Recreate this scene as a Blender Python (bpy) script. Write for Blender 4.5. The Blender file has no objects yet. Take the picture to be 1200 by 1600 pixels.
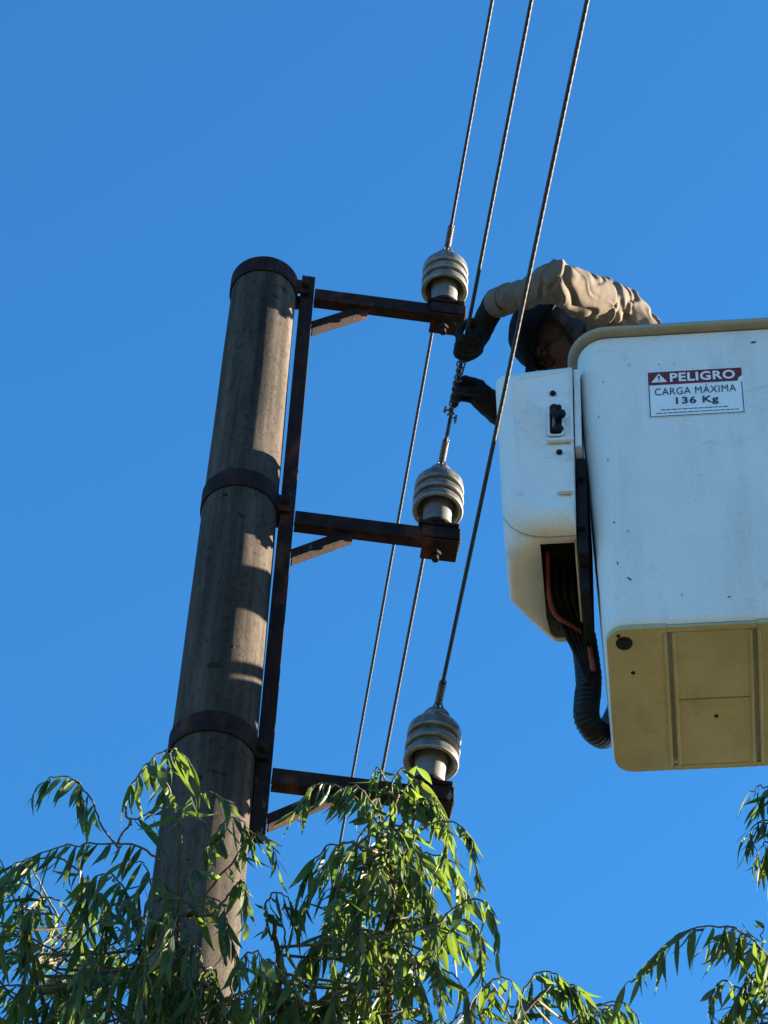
import bpy, bmesh, math, random
from math import pi, sin, cos, radians, sqrt
from mathutils import Vector, Matrix, noise, Quaternion
random.seed(7)
SC = bpy.context.scene
COL = SC.collection

# ------------------------------------------------------------------ camera
FPX = 4800.0                      # focal length in pixels of the 1200 x 1600 photograph
PITCH, ROLL = radians(50), radians(3.1)
CAM = Vector((0, 0, 1.6))
FW = Vector((0, cos(PITCH), sin(PITCH)))
U0 = Vector((0, -sin(PITCH), cos(PITCH)))
R0 = Vector((1, 0, 0))
RT = cos(ROLL) * R0 + sin(ROLL) * U0
UPV = cos(ROLL) * U0 - sin(ROLL) * R0
cam = bpy.data.cameras.new('camera')
cam.sensor_fit = 'VERTICAL'
cam.sensor_height = 36.0
cam.lens = 36.0 * FPX / 1600.0
cam.clip_start, cam.clip_end = 0.05, 5000
co = bpy.data.objects.new('camera', cam)
COL.objects.link(co)
m = Matrix((RT, UPV, -FW)).transposed().to_4x4()
m.translation = CAM
co.matrix_world = m
SC.camera = co

# ------------------------------------------------------------------ sky, sun, exposure
SUN_AZ, SUN_EL = radians(14), radians(14)      # azimuth from +X towards +Y
SKY_STRENGTH, SUN_STRENGTH, EXPOSURE = 0.075, 5.0, 2.8
w = bpy.data.worlds.new('World'); SC.world = w; w.use_nodes = True
nt = w.node_tree
sky = nt.nodes.new('ShaderNodeTexSky')
sky.sky_type = 'NISHITA'
sky.sun_disc = False
sky.sun_elevation = SUN_EL
sky.sun_rotation = pi / 2 - SUN_AZ
sky.altitude = 0
sky.air_density = 1.0
sky.dust_density = 0.0
sky.ozone_density = 10.0
tint = nt.nodes.new('ShaderNodeMix'); tint.data_type = 'RGBA'; tint.blend_type = 'MULTIPLY'     # the camera's vivid rendering of a clear sky, even over the whole sky
tint.inputs[0].default_value = 1.0; tint.inputs[7].default_value = (0.95, 1.03, 0.785, 1)
nt.links.new(sky.outputs[0], tint.inputs[6])
nt.links.new(tint.outputs[2], nt.nodes['Background'].inputs[0])
nt.nodes['Background'].inputs[1].default_value = SKY_STRENGTH
sl = bpy.data.lights.new('sun', 'SUN')
sl.energy = SUN_STRENGTH; sl.angle = radians(0.53); sl.color = (1.0, 0.85, 0.64)
so = bpy.data.objects.new('sun', sl); COL.objects.link(so)
SUN = Vector((cos(SUN_EL) * cos(SUN_AZ), cos(SUN_EL) * sin(SUN_AZ), sin(SUN_EL)))
so.rotation_euler = (-SUN).to_track_quat('-Z', 'Y').to_euler()
so.location = SUN * 30
vs = SC.view_settings
vs.view_transform = 'Standard'; vs.look = 'None'; vs.gamma = 1.0; vs.exposure = EXPOSURE
vs.use_curve_mapping = False
SC.cycles.max_bounces = 8
SC.cycles.use_denoising = True


def at(x, y, d):
    """world point at photo pixel x, y and d metres along the view axis (used to place things at their real depth)"""
    return CAM + d * FW + (d * (x - 600) / FPX) * RT - (d * (y - 800) / FPX) * UPV


def proj(P):
    v = P - CAM; d = v.dot(FW)
    return 600 + FPX * v.dot(RT) / d, 800 - FPX * v.dot(UPV) / d, d


# ------------------------------------------------------------------ materials
def mat(name, build):
    mt = bpy.data.materials.new(name); mt.use_nodes = True
    t = mt.node_tree
    b = t.nodes['Principled BSDF']
    build(t, b)
    return mt


def N(t, kind, **kw):
    n = t.nodes.new('ShaderNode' + kind)
    for k, v in kw.items():
        if k in n.inputs:
            n.inputs[k].default_value = v
        else:
            setattr(n, k, v)
    return n


def ramp(t, fac, stops):
    r = t.nodes.new('ShaderNodeValToRGB')
    el = r.color_ramp.elements
    while len(el) > 1: el.remove(el[-1])
    el[0].position = stops[0][0]; el[0].color = (*stops[0][1], 1)
    for p, c in stops[1:]:
        e = el.new(p); e.color = (*c, 1)
    t.links.new(fac, r.inputs[0])
    return r.outputs[0]


def coords(t, scale=(1, 1, 1), rot=(0, 0, 0)):
    g = t.nodes.new('ShaderNodeNewGeometry')
    mp = t.nodes.new('ShaderNodeMapping')
    mp.inputs['Scale'].default_value = scale
    mp.inputs['Rotation'].default_value = rot
    t.links.new(g.outputs['Position'], mp.inputs[0])
    return mp.outputs[0]


def ntex(t, vec, scale, detail=5, rough=0.6):
    n = N(t, 'TexNoise'); n.inputs['Scale'].default_value = scale
    n.inputs['Detail'].default_value = detail; n.inputs['Roughness'].default_value = rough
    t.links.new(vec, n.inputs['Vector'])
    return n.outputs[0]


def mixc(t, fac, a, b, mode='MIX'):
    n = t.nodes.new('ShaderNodeMix'); n.data_type = 'RGBA'; n.blend_type = mode
    if isinstance(fac, (int, float)): n.inputs[0].default_value = fac
    else: t.links.new(fac, n.inputs[0])
    for s, i in ((a, 6), (b, 7)):
        if isinstance(s, tuple): n.inputs[i].default_value = (*s, 1)
        else: t.links.new(s, n.inputs[i])
    return n.outputs[2]


def bump(t, b, h, strength=0.3, dist=0.01):
    n = N(t, 'Bump'); n.inputs['Strength'].default_value = strength; n.inputs['Distance'].default_value = dist
    t.links.new(h, n.inputs['Height']); t.links.new(n.outputs[0], b.inputs['Normal'])


def m_concrete(t, b):
    st = ntex(t, coords(t, (26, 26, 0.9)), 1.0, 6, 0.65)
    base = ramp(t, st, [(0.32, (0.036, 0.030, 0.026)), (0.50, (0.074, 0.062, 0.053)), (0.68, (0.112, 0.094, 0.080))])
    sp = ntex(t, coords(t, (1, 1, 0.55)), 70, 8, 0.8)
    spk = ramp(t, sp, [(0.34, (0.45, 0.43, 0.41)), (0.48, (1, 1, 1)), (0.70, (1.25, 1.22, 1.18))])
    big = ramp(t, ntex(t, coords(t, (5, 5, 1.0)), 1.9, 5), [(0.32, (0.55, 0.54, 0.53)), (0.60, (1.05, 1.03, 1.0))])
    pit = ramp(t, ntex(t, coords(t), 26, 3, 0.5), [(0.29, (0.25, 0.23, 0.22)), (0.34, (1, 1, 1))])
    c = mixc(t, 1.0, base, spk, 'MULTIPLY'); c = mixc(t, 1.0, c, big, 'MULTIPLY'); c = mixc(t, 0.7, c, pit, 'MULTIPLY')
    t.links.new(c, b.inputs['Base Color']); b.inputs['Roughness'].default_value = 0.95
    b.inputs['Specular IOR Level'].default_value = 0.15
    bump(t, b, ntex(t, coords(t), 85, 8, 0.85), 0.75, 0.007)


def m_rust(t, b):
    c = ramp(t, ntex(t, coords(t, (1, 1, 0.5)), 28, 6, 0.7), [(0.3, (0.005, 0.0034, 0.0036)), (0.5, (0.015, 0.0072, 0.0065)), (0.70, (0.036, 0.014, 0.009))])
    pat = ramp(t, ntex(t, coords(t, (1, 1, 0.6)), 7, 6, 0.7), [(0.55, (0, 0, 0)), (0.66, (1, 1, 1))])
    c = mixc(t, pat, c, (0.075, 0.026, 0.014))
    pale = ramp(t, ntex(t, coords(t, (1, 1, 0.35)), 13, 7, 0.75), [(0.64, (0, 0, 0)), (0.68, (1, 1, 1))])
    c = mixc(t, pale, c, (0.12, 0.105, 0.10))
    t.links.new(c, b.inputs['Base Color']); b.inputs['Roughness'].default_value = 0.85
    b.inputs['Specular IOR Level'].default_value = 0.2
    bump(t, b, ntex(t, coords(t), 120, 7, 0.75), 0.7, 0.004)


def m_porcelain(t, b):
    c = ramp(t, ntex(t, coords(t, (1, 1, 0.6)), 18, 6, 0.7), [(0.30, (0.030, 0.030, 0.028)), (0.47, (0.090, 0.090, 0.083)), (0.70, (0.19, 0.19, 0.178))])
    t.links.new(c, b.inputs['Base Color']); b.inputs['Roughness'].default_value = 0.2
    b.inputs['Specular IOR Level'].default_value = 0.55
    bump(t, b, ntex(t, coords(t), 60, 3), 0.06, 0.003)


def m_neck(t, b):
    c = ramp(t, ntex(t, coords(t), 25, 5, 0.7), [(0.3, (0.07, 0.07, 0.072)), (0.65, (0.14, 0.135, 0.13))])
    t.links.new(c, b.inputs['Base Color']); b.inputs['Roughness'].default_value = 0.55


def m_wire(t, b):
    c = ramp(t, ntex(t, coords(t), 60, 4), [(0.3, (0.008, 0.009, 0.014)), (0.7, (0.028, 0.028, 0.034))])
    t.links.new(c, b.inputs['Base Color']); b.inputs['Roughness'].default_value = 0.55; b.inputs['Metallic'].default_value = 0.15


def m_tie(t, b):
    c = ramp(t, ntex(t, coords(t), 70, 4), [(0.3, (0.05, 0.048, 0.047)), (0.7, (0.17, 0.16, 0.15))])
    t.links.new(c, b.inputs['Base Color']); b.inputs['Roughness'].default_value = 0.42; b.inputs['Metallic'].default_value = 0.4


def m_gel(base, dark, spk_amount=0.5):
    def f(t, b):
        big = ntex(t, coords(t, (1, 1, 0.7)), 3.2, 5, 0.6)
        c = ramp(t, big, [(0.25, dark), (0.6, base)])
        sp = ramp(t, ntex(t, coords(t, (1, 1, 0.5)), 34, 4, 0.75), [(0.265, (0.22, 0.22, 0.21)), (0.305, (1, 1, 1))])
        c = mixc(t, spk_amount, c, sp, 'MULTIPLY')
        st = ramp(t, ntex(t, coords(t, (9, 9, 0.8)), 1.3, 5, 0.65), [(0.30, (0.82, 0.80, 0.76)), (0.52, (1, 1, 1))])
        c = mixc(t, 0.5, c, st, 'MULTIPLY')
        gr_ = ramp(t, ntex(t, coords(t), 150, 3, 0.7), [(0.30, (0.86, 0.86, 0.85)), (0.60, (1.05, 1.05, 1.05))])
        c = mixc(t, 0.6, c, gr_, 'MULTIPLY')
        sm = ramp(t, ntex(t, coords(t, (1, 1, 1.6)), 6.5, 7, 0.72), [(0.57, (1, 1, 1)), (0.70, (0.74, 0.72, 0.68))])
        c = mixc(t, 0.75, c, sm, 'MULTIPLY')
        t.links.new(c, b.inputs['Base Color'])
        r = N(t, 'MapRange'); r.inputs['To Min'].default_value = 0.38; r.inputs['To Max'].default_value = 0.62
        t.links.new(ntex(t, coords(t), 11, 4), r.inputs['Value']); t.links.new(r.outputs[0], b.inputs['Roughness'])
        b.inputs['Specular IOR Level'].default_value = 0.35
        bump(t, b, ntex(t, coords(t), 9, 3), 0.10, 0.012)
    return f


def m_plain(col, rough=0.7, var=0.35, scale=30, bs=0.2, metal=0.0, spec=0.4):
    def f(t, b):
        lo = tuple(k * (1 - var) for k in col); hi = tuple(min(1, k * (1 + var)) for k in col)
        c = ramp(t, ntex(t, coords(t), scale, 5, 0.65), [(0.3, lo), (0.7, hi)])
        t.links.new(c, b.inputs['Base Color']); b.inputs['Roughness'].default_value = rough
        b.inputs['Metallic'].default_value = metal; b.inputs['Specular IOR Level'].default_value = spec
        if bs: bump(t, b, ntex(t, coords(t), scale * 3, 5, 0.7), bs, 0.004)
    return f


def m_cloth(col):
    def f(t, b):
        c = ramp(t, ntex(t, coords(t), 14, 6, 0.7), [(0.3, tuple(k * 0.72 for k in col)), (0.65, col)])
        t.links.new(c, b.inputs['Base Color']); b.inputs['Roughness'].default_value = 0.95
        b.inputs['Specular IOR Level'].default_value = 0.1
        bump(t, b, ntex(t, coords(t), 420, 2), 0.25, 0.001)
    return f


def m_leaf(t, b):
    a = t.nodes.new('ShaderNodeAttribute'); a.attribute_name = 'rnd'
    oi = t.nodes.new('ShaderNodeObjectInfo')
    s = N(t, 'Math', operation='ADD'); t.links.new(a.outputs['Fac'], s.inputs[0]); t.links.new(oi.outputs['Random'], s.inputs[1])
    fr = N(t, 'Math', operation='FRACT'); t.links.new(s.outputs[0], fr.inputs[0])
    c = ramp(t, fr.outputs[0], [(0.0, (0.014, 0.038, 0.016)), (0.45, (0.030, 0.068, 0.021)), (0.78, (0.060, 0.110, 0.027)), (0.94, (0.120, 0.150, 0.034)), (1.0, (0.19, 0.15, 0.055))])
    g = t.nodes.new('ShaderNodeNewGeometry')
    under = mixc(t, 0.55, c, (0.075, 0.10, 0.075))
    c2 = mixc(t, g.outputs['Backfacing'], c, under)
    t.links.new(c2, b.inputs['Base Color']); b.inputs['Roughness'].default_value = 0.45
    b.inputs['Specular IOR Level'].default_value = 0.27
    tr = N(t, 'BsdfTranslucent')
    tc = mixc(t, 0.55, c, (0.21, 0.31, 0.024)); t.links.new(tc, tr.inputs[0])
    mx = N(t, 'MixShader'); mx.inputs[0].default_value = 0.44
    t.links.new(b.outputs[0], mx.inputs[1]); t.links.new(tr.outputs[0], mx.inputs[2])
    t.links.new(mx.outputs[0], t.nodes['Material Output'].inputs[0])
    bump(t, b, ntex(t, coords(t), 160, 3), 0.15, 0.002)


def m_ground(t, b):
    c = ramp(t, ntex(t, coords(t), 0.6, 8, 0.7), [(0.3, (0.070, 0.059, 0.029)), (0.5, (0.095, 0.080, 0.041)), (0.7, (0.057, 0.070, 0.025))])
    t.links.new(c, b.inputs['Base Color']); b.inputs['Roughness'].default_value = 0.95
    bump(t, b, ntex(t, coords(t), 14, 8, 0.7), 0.7, 0.05)


M = dict(
    concrete=mat('stained_concrete', m_concrete), rust=mat('rusty_steel', m_rust), porcelain=mat('grey_porcelain', m_porcelain),
    neck=mat('pale_porcelain', m_neck), rimbounce=mat('bounce_pale_rim', m_plain((0.185, 0.183, 0.165), 0.4, 0.45, 40, 0.1)), wire=mat('aluminium_strand', m_wire), tie=mat('tie_wire', m_tie),
    gel=mat('white_gelcoat', m_gel((0.665, 0.675, 0.67), (0.60, 0.61, 0.60))),
    gelbounce=mat('bounce_tinted_gelcoat', m_gel((0.33, 0.30, 0.215), (0.25, 0.225, 0.155), 0.7)),  # white gelcoat toned to cream, painting in the rim's ground light
    bottom=mat('grimy_cream_gelcoat', m_gel((0.40, 0.37, 0.22), (0.29, 0.265, 0.15), 0.85)),
    inner=mat('basket_liner', m_plain((0.5, 0.5, 0.48), 0.6)),
    black=mat('black_rubber', m_plain((0.006, 0.006, 0.0065), 0.6, 0.5, 40, 0.2, 0.0, 0.2)),
    blacksteel=mat('black_painted_steel', m_plain((0.007, 0.0065, 0.007), 0.7, 0.5, 30, 0.2, 0.0, 0.2)),
    hose=mat('ribbed_hose', m_plain((0.004, 0.004, 0.0045), 0.42, 0.5, 40, 0.1, 0.0, 0.22)),
    red=mat('red_cable', m_plain((0.20, 0.045, 0.03), 0.6, 0.4, 40)),
    signred=mat('sign_red', m_plain((0.16, 0.012, 0.018), 0.5, 0.25, 60, 0)),
    signnavy=mat('sign_navy', m_plain((0.025, 0.04, 0.085), 0.6, 0.3, 80, 0)),
    signwhite=mat('sign_white', m_plain((0.70, 0.73, 0.74), 0.5, 0.05, 20, 0)),
    shirt=mat('beige_work_shirt', m_cloth((0.150, 0.126, 0.108))),
    trousers=mat('dark_work_trousers', m_cloth((0.04, 0.045, 0.06))),
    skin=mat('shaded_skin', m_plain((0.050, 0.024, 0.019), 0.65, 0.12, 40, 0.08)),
    hair=mat('dark_hair', m_plain((0.012, 0.01, 0.009), 0.6)),
    helmet=mat('dark_helmet_shell', m_plain((0.003, 0.0032, 0.0045), 0.75, 0.3, 20, 0.03, 0.0, 0.12)),
    glove=mat('black_leather_glove', m_plain((0.004, 0.004, 0.0045), 0.75, 0.4, 60, 0.4, 0.0, 0.2)),
    patch=mat('pale_glove_patch', m_plain((0.6, 0.6, 0.6), 0.6, 0.1)),
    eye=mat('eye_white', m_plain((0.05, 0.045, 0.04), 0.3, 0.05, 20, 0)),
    leaf=mat('willow_leaf', m_leaf),
    twig=mat('willow_twig', m_plain((0.085, 0.075, 0.045), 0.75, 0.5, 60)),
    bark=mat('willow_bark', m_plain((0.075, 0.058, 0.042), 0.92, 0.5, 26, 0.8)),
    ground=mat('dry_grass_and_soil', m_ground),
)


# ------------------------------------------------------------------ mesh helpers
class MB:
    def __init__(s): s.v = []; s.f = []

    def add(s, vs_, fs):
        o = len(s.v); s.v += [Vector(p) for p in vs_]; s.f += [tuple(i + o for i in f) for f in fs]; return s

    def box(s, c, ax, ay, az):
        """box: centre and three half-extent vectors, edges bevelled a little by a modifier later"""
        c = Vector(c); ax, ay, az = Vector(ax), Vector(ay), Vector(az)
        vs_ = [c + i * ax + j * ay + k * az for k in (-1, 1) for j in (-1, 1) for i in (-1, 1)]
        fs = [(0, 2, 3, 1), (4, 5, 7, 6), (0, 1, 5, 4), (2, 6, 7, 3), (0, 4, 6, 2), (1, 3, 7, 5)]
        if ax.cross(ay).dot(az) < 0: fs = [f[::-1] for f in fs]
        return s.add(vs_, fs)

    def tube(s, pts, radii, n=8, caps=True, ell=None):
        pts = [Vector(p) for p in pts]
        if isinstance(radii, (int, float)): radii = [radii] * len(pts)
        tg = []
        for i in range(len(pts)):
            d = pts[min(i + 1, len(pts) - 1)] - pts[max(i - 1, 0)]
            tg.append(d.normalized() if d.length > 1e-9 else Vector((0, 0, 1)))
        nrm = tg[0].orthogonal().normalized()
        vs_, fs = [], []
        for i, p in enumerate(pts):
            nrm = (nrm - nrm.dot(tg[i]) * tg[i]).normalized(); bn = tg[i].cross(nrm)
            for k in range(n):
                a = 2 * pi * k / n
                vs_.append(p + radii[i] * (cos(a) * nrm + sin(a) * bn))
        for i in range(len(pts) - 1):
            for k in range(n):
                k2 = (k + 1) % n
                fs.append((i * n + k, i * n + k2, (i + 1) * n + k2, (i + 1) * n + k))
        if caps:
            fs.append(tuple(range(n))[::-1]); e = (len(pts) - 1) * n; fs.append(tuple(range(e, e + n)))
        return s.add(vs_, fs)

    def lathe(s, prof, c, n=40, axis=Vector((0, 0, 1)), caps=True):
        """prof: list of (radius, height along axis)"""
        c = Vector(c); axis = Vector(axis).normalized(); x = axis.orthogonal().normalized(); y = axis.cross(x)
        vs_, fs = [], []
        for r, h in prof:
            for k in range(n):
                a = 2 * pi * k / n
                vs_.append(c + axis * h + r * (cos(a) * x + sin(a) * y))
        for i in range(len(prof) - 1):
            for k in range(n):
                k2 = (k + 1) % n
                fs.append((i * n + k, i * n + k2, (i + 1) * n + k2, (i + 1) * n + k))
        if caps:
            fs.append(tuple(range(n))[::-1]); e = (len(prof) - 1) * n; fs.append(tuple(range(e, e + n)))
        return s.add(vs_, fs)

    def rings(s, rings, cap0=True, cap1=True):
        n = len(rings[0]); vs_ = [p for r in rings for p in r]; fs = []
        for i in range(len(rings) - 1):
            for k in range(n):
                k2 = (k + 1) % n
                fs.append((i * n + k, i * n + k2, (i + 1) * n + k2, (i + 1) * n + k))
        if cap0: fs.append(tuple(range(n))[::-1])
        if cap1: e = (len(rings) - 1) * n; fs.append(tuple(range(e, e + n)))
        return s.add(vs_, fs)

    def ball(s, c, r, axes=None, nu=16, nv=10):
        c = Vector(c); ax = axes or (Vector((1, 0, 0)), Vector((0, 1, 0)), Vector((0, 0, 1)))
        if isinstance(r, (int, float)): r = (r, r, r)
        vs_, fs = [], []
        for j in range(1, nv):
            th = pi * j / nv
            for i in range(nu):
                ph = 2 * pi * i / nu
                vs_.append(c + ax[0] * r[0] * sin(th) * cos(ph) + ax[1] * r[1] * sin(th) * sin(ph) + ax[2] * r[2] * cos(th))
        for j in range(nv - 2):
            for i in range(nu):
                i2 = (i + 1) % nu
                fs.append((j * nu + i, (j + 1) * nu + i, (j + 1) * nu + i2, j * nu + i2))
        a = len(vs_); vs_ += [c + ax[2] * r[2], c - ax[2] * r[2]]
        for i in range(nu):
            i2 = (i + 1) % nu
            fs.append((a, i, i2)); e = (nv - 2) * nu; fs.append((a + 1, e + i2, e + i))
        return s.add(vs_, fs)

    def capsule(s, p, q, r1, r2, n=14):
        p, q = Vector(p), Vector(q); d = (q - p).normalized(); x = d.orthogonal().normalized(); y = d.cross(x)
        s.tube([p, q], [r1, r2], n); s.ball(p, r1 * 0.999, (x, y, d), n, 8); s.ball(q, r2 * 0.999, (x, y, d), n, 8)
        return s

    def mesh(s, name, smooth=False):
        me = bpy.data.meshes.new(name); me.from_pydata([tuple(p) for p in s.v], [], s.f); me.validate(); me.update()
        if smooth:
            me.polygons.foreach_set('use_smooth', [True] * len(me.polygons))
        return me

    def build(s, name, mt, parent=None, smooth=False, bevel=0.0, auto=None, seg=2):
        o = link(name, s.mesh(name, smooth), mt, parent)
        if bevel:
            b = o.modifiers.new('bevel', 'BEVEL'); b.width = bevel; b.segments = seg; b.limit_method = 'ANGLE'; b.angle_limit = radians(40)
        if auto is not None:
            sharp_by_angle(o.data, auto)
        return o


def sharp_by_angle(me, deg):
    bm = bmesh.new(); bm.from_mesh(me)
    for f in bm.faces: f.smooth = True
    for e in bm.edges:
        e.smooth = not (len(e.link_faces) == 2 and e.calc_face_angle(0) > radians(deg))
    bm.to_mesh(me); bm.free()


def link(name, me, mt, parent=None):
    o = bpy.data.objects.new(name, me); COL.objects.link(o)
    if mt and not me.materials: me.materials.append(M[mt] if isinstance(mt, str) else mt)
    if parent is not None:
        o.parent = parent
        if parent.type == 'EMPTY': o.location = -parent.location
    return o


def thing(name, loc, label, cat, group=None):
    o = bpy.data.objects.new(name, None); COL.objects.link(o); o.location = Vector(loc); o.empty_display_size = 0.1
    o['label'] = label; o['category'] = cat
    if group: o['group'] = group
    return o


def smooth_curve(pts, k=8):
    """Catmull-Rom through the points"""
    P = [Vector(p) for p in pts]; P = [2 * P[0] - P[1]] + P + [2 * P[-1] - P[-2]]
    out = []
    for i in range(1, len(P) - 2):
        for j in range(k):
            t = j / k
            out.append(0.5 * ((2 * P[i]) + (P[i + 1] - P[i - 1]) * t + (2 * P[i - 1] - 5 * P[i] + 4 * P[i + 1] - P[i + 2]) * t * t
                              + (3 * P[i] - P[i - 1] - 3 * P[i + 1] + P[i + 2]) * t ** 3))
    out.append(P[-2])
    return out


def remeshed(mb, voxel, it=6, fac=0.5):
    """union of overlapping closed shapes as one continuous smooth surface"""
    o = bpy.data.objects.new('tmp', mb.mesh('tmp')); COL.objects.link(o)
    r = o.modifiers.new('r', 'REMESH'); r.mode = 'VOXEL'; r.voxel_size = voxel
    if it:
        s = o.modifiers.new('s', 'SMOOTH'); s.iterations = it; s.factor = fac
    dg = bpy.context.evaluated_depsgraph_get()
    me = bpy.data.meshes.new_from_object(o.evaluated_get(dg), depsgraph=dg)
    bpy.data.objects.remove(o)
    me.polygons.foreach_set('use_smooth', [True] * len(me.polygons))
    return me


def displace(me, fn):
    nv = [v.normal.copy() for v in me.vertices]
    for v, n in zip(me.vertices, nv): v.co += n * fn(v.co, n)
    me.update()


Z = Vector((0, 0, 1))

# ------------------------------------------------------------------ ground
g = MB()
S, n = 1500.0, 24
xs = [S * (abs(i) / n) ** 2.2 * (1 if i >= 0 else -1) for i in range(-n, n + 1)]
g.v = [Vector((x, y, -0.02 + 0.10 * noise.noise(Vector((x * .15, y * .15, 0))) * min(1, (abs(x) + abs(y)) / 40))) for y in xs for x in xs]
W_ = 2 * n + 1
g.f = [(j * W_ + i, j * W_ + i + 1, (j + 1) * W_ + i + 1, (j + 1) * W_ + i) for j in range(2 * n) for i in range(2 * n)]
gr = g.build('ground', 'ground', smooth=True); gr['kind'] = 'structure'

# ------------------------------------------------------------------ concrete pole
POLE = at(414, 440, 9.6); PX, PY = POLE.x, POLE.y
ZTOP = 9.385


def prad(z): return 0.0995 + (9.4 - z) * 0.0062


pole = thing('utility_pole', (PX, PY, 0), 'weathered round concrete utility pole rising out of the willow leaves', 'utility pole')
rng = []
zs = [-0.4 + i * (ZTOP + 0.4) / 150 for i in range(151)]
sh = MB()
for z in zs:
    r = prad(z)
    rng.append([Vector((PX + (r + 0.0016 * noise.noise(Vector((cos(a) * 3, sin(a) * 3, z * 2.5)))) * cos(a),
                        PY + (r + 0.0016 * noise.noise(Vector((cos(a) * 3, sin(a) * 3, z * 2.5)))) * sin(a), z))
                for a in (2 * pi * k / 72 for k in range(72))])
sh.rings(rng)
sh.build('shaft', 'concrete', pole, auto=50)
# small cast holes in the shaft, flush dark discs painting in the shade inside them
for (ang, z, r) in ((-48, 9.265, 0.010), (-112, 8.235, 0.009), (-100, 7.10, 0.010), (-75, 7.60, 0.006)):
    a = radians(ang); d = Vector((cos(a), sin(a), 0)); c = Vector((PX, PY, z)) + d * (prad(z) - 0.01)
    MB().lathe([(r * 0.3, 0.0112), (r * .9, 0.0112), (r, 0.0104), (r, 0.006)], c, 14, d).build('hole_shade', 'blacksteel', pole, smooth=True)

# ------------------------------------------------------------------ steel bracket frame
AZ = radians(5.3)
A = Vector((cos(AZ), sin(AZ), 0))           # along the crossarms, away from the pole
WD = Vector((-sin(AZ), cos(AZ), 0))         # along the conductors
AXIS = Vector((PX, PY, 0))
ARMZ = (9.335, 8.258, 7.222)
frame = thing('crossarm_bracket', AXIS + A * 0.135, 'rusty steel bracket with long upright and three crossarms clamped to concrete pole', 'bracket')
up = MB()
zc, hz = (9.435 + 7.02) / 2, (9.435 - 7.02) / 2
up.box(AXIS + A * 0.118 + Z * zc, A * 0.004, WD * 0.021, Z * hz)
up.box(AXIS + A * 0.1385 + WD * 0.0172 + Z * zc, A * 0.0165, WD * 0.0038, Z * (hz - .001))
up.box(AXIS + A * 0.1385 - WD * 0.0172 + Z * zc, A * 0.0165, WD * 0.0038, Z * (hz - .001))
up.build('upright', 'rust', frame, bevel=0.0015)
for zt, zb in ((9.392, 9.322), (8.342, 8.270), (7.342, 7.270)):
    b = MB(); r = prad((zt + zb) / 2)
    ri, ro = r + 0.0012, r + 0.0058
    prof = [(ri, zb), (ro - .0008, zb), (ro, zb + .0008), (ro, zt - .0008), (ro - .0008, zt), (ri, zt), (ri, zb)]
    b.lathe(prof, AXIS, 64, Z, caps=False)
    band = b.build('clamp_band', 'rust', frame, auto=35)
    for sgn in (-1, 1):      # ears that carry the upright
        e = MB(); e.box(AXIS + A * (0.105 + .006) + WD * sgn * 0.031 + Z * (zt + zb) / 2, A * 0.034, WD * 0.004, Z * (zt - zb) / 2 * .92)
        e.build('clamp_ear', 'rust', band, bevel=0.0015)
    bo = MB()
    bo.tube([AXIS + A * 0.128 - WD * 0.052 + Z * (zt + zb) / 2, AXIS + A * 0.128 + WD * 0.052 + Z * (zt + zb) / 2], 0.007, 10)
    for sgn in (-1, 1):
        q = AXIS + A * 0.128 + WD * sgn * 0.041 + Z * (zt + zb) / 2
        bo.tube([q - WD * .006, q + WD * .006], 0.013, 6)
    bo.build('bolt', 'rust', band, auto=35)
for i, z in enumerate(ARMZ):
    c = AXIS + Z * z
    t0, t1 = 0.157, 0.632
    tm, th = (t0 + t1) / 2, (t1 - t0) / 2
    h = 0.027; wd = 0.026
    ar = MB()       # channel, open side away from the camera, near web towards it
    ar.box(c + A * tm - WD * wd, A * th, WD * 0.003, Z * h)
    ar.box(c + A * tm + Z * (h - .003) + WD * 0.0015, A * (th - .001), WD * (wd - .0016), Z * 0.003)
    ar.box(c + A * tm - Z * (h - .003) - WD * 0.008, A * (th - .001), WD * (wd - 0.011), Z * 0.003)
    arm = ar.build('crossarm', 'rust', frame, bevel=0.0012)
    br = MB()
    p, q = c + A * 0.150 - Z * 0.150, c + A * 0.318 - Z * 0.022
    d = (q - p).normalized(); nn = d.cross(WD)
    br.box((p + q) / 2 - WD * 0.012, d * (q - p).length / 2, WD * 0.003, nn * 0.016)
    br.box((p + q) / 2 - nn * 0.014 + WD * 0.004, d * ((q - p).length / 2 - .001), WD * 0.0135, nn * 0.0025)
    br.build('brace', 'rust', arm, bevel=0.001)
    pl = MB()
    pl.box(c + A * 0.568 + Z * (h + 0.006), A * 0.058, WD * 0.046, Z * 0.006)
    pl.box(c + A * 0.575 - WD * 0.036, A * 0.055, WD * 0.0055, Z * (h - .004))
    pl.box(c + A * 0.5765 - Z * (h + .0045), A * 0.052, WD * 0.038, Z * 0.0045)
    pl.build('mounting_plate', 'rust', arm, bevel=0.002)
    nu = MB()
    nu.tube([c + A * 0.565 - Z * (h + .009), c + A * 0.565 - Z * (h + .034)], 0.017, 6)
    nu.tube([c + A * 0.565 - Z * (h + .034), c + A * 0.565 - Z * (h + .052)], 0.010, 10)
    nu.build('pin_nut', 'rust', arm, auto=35)

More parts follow.
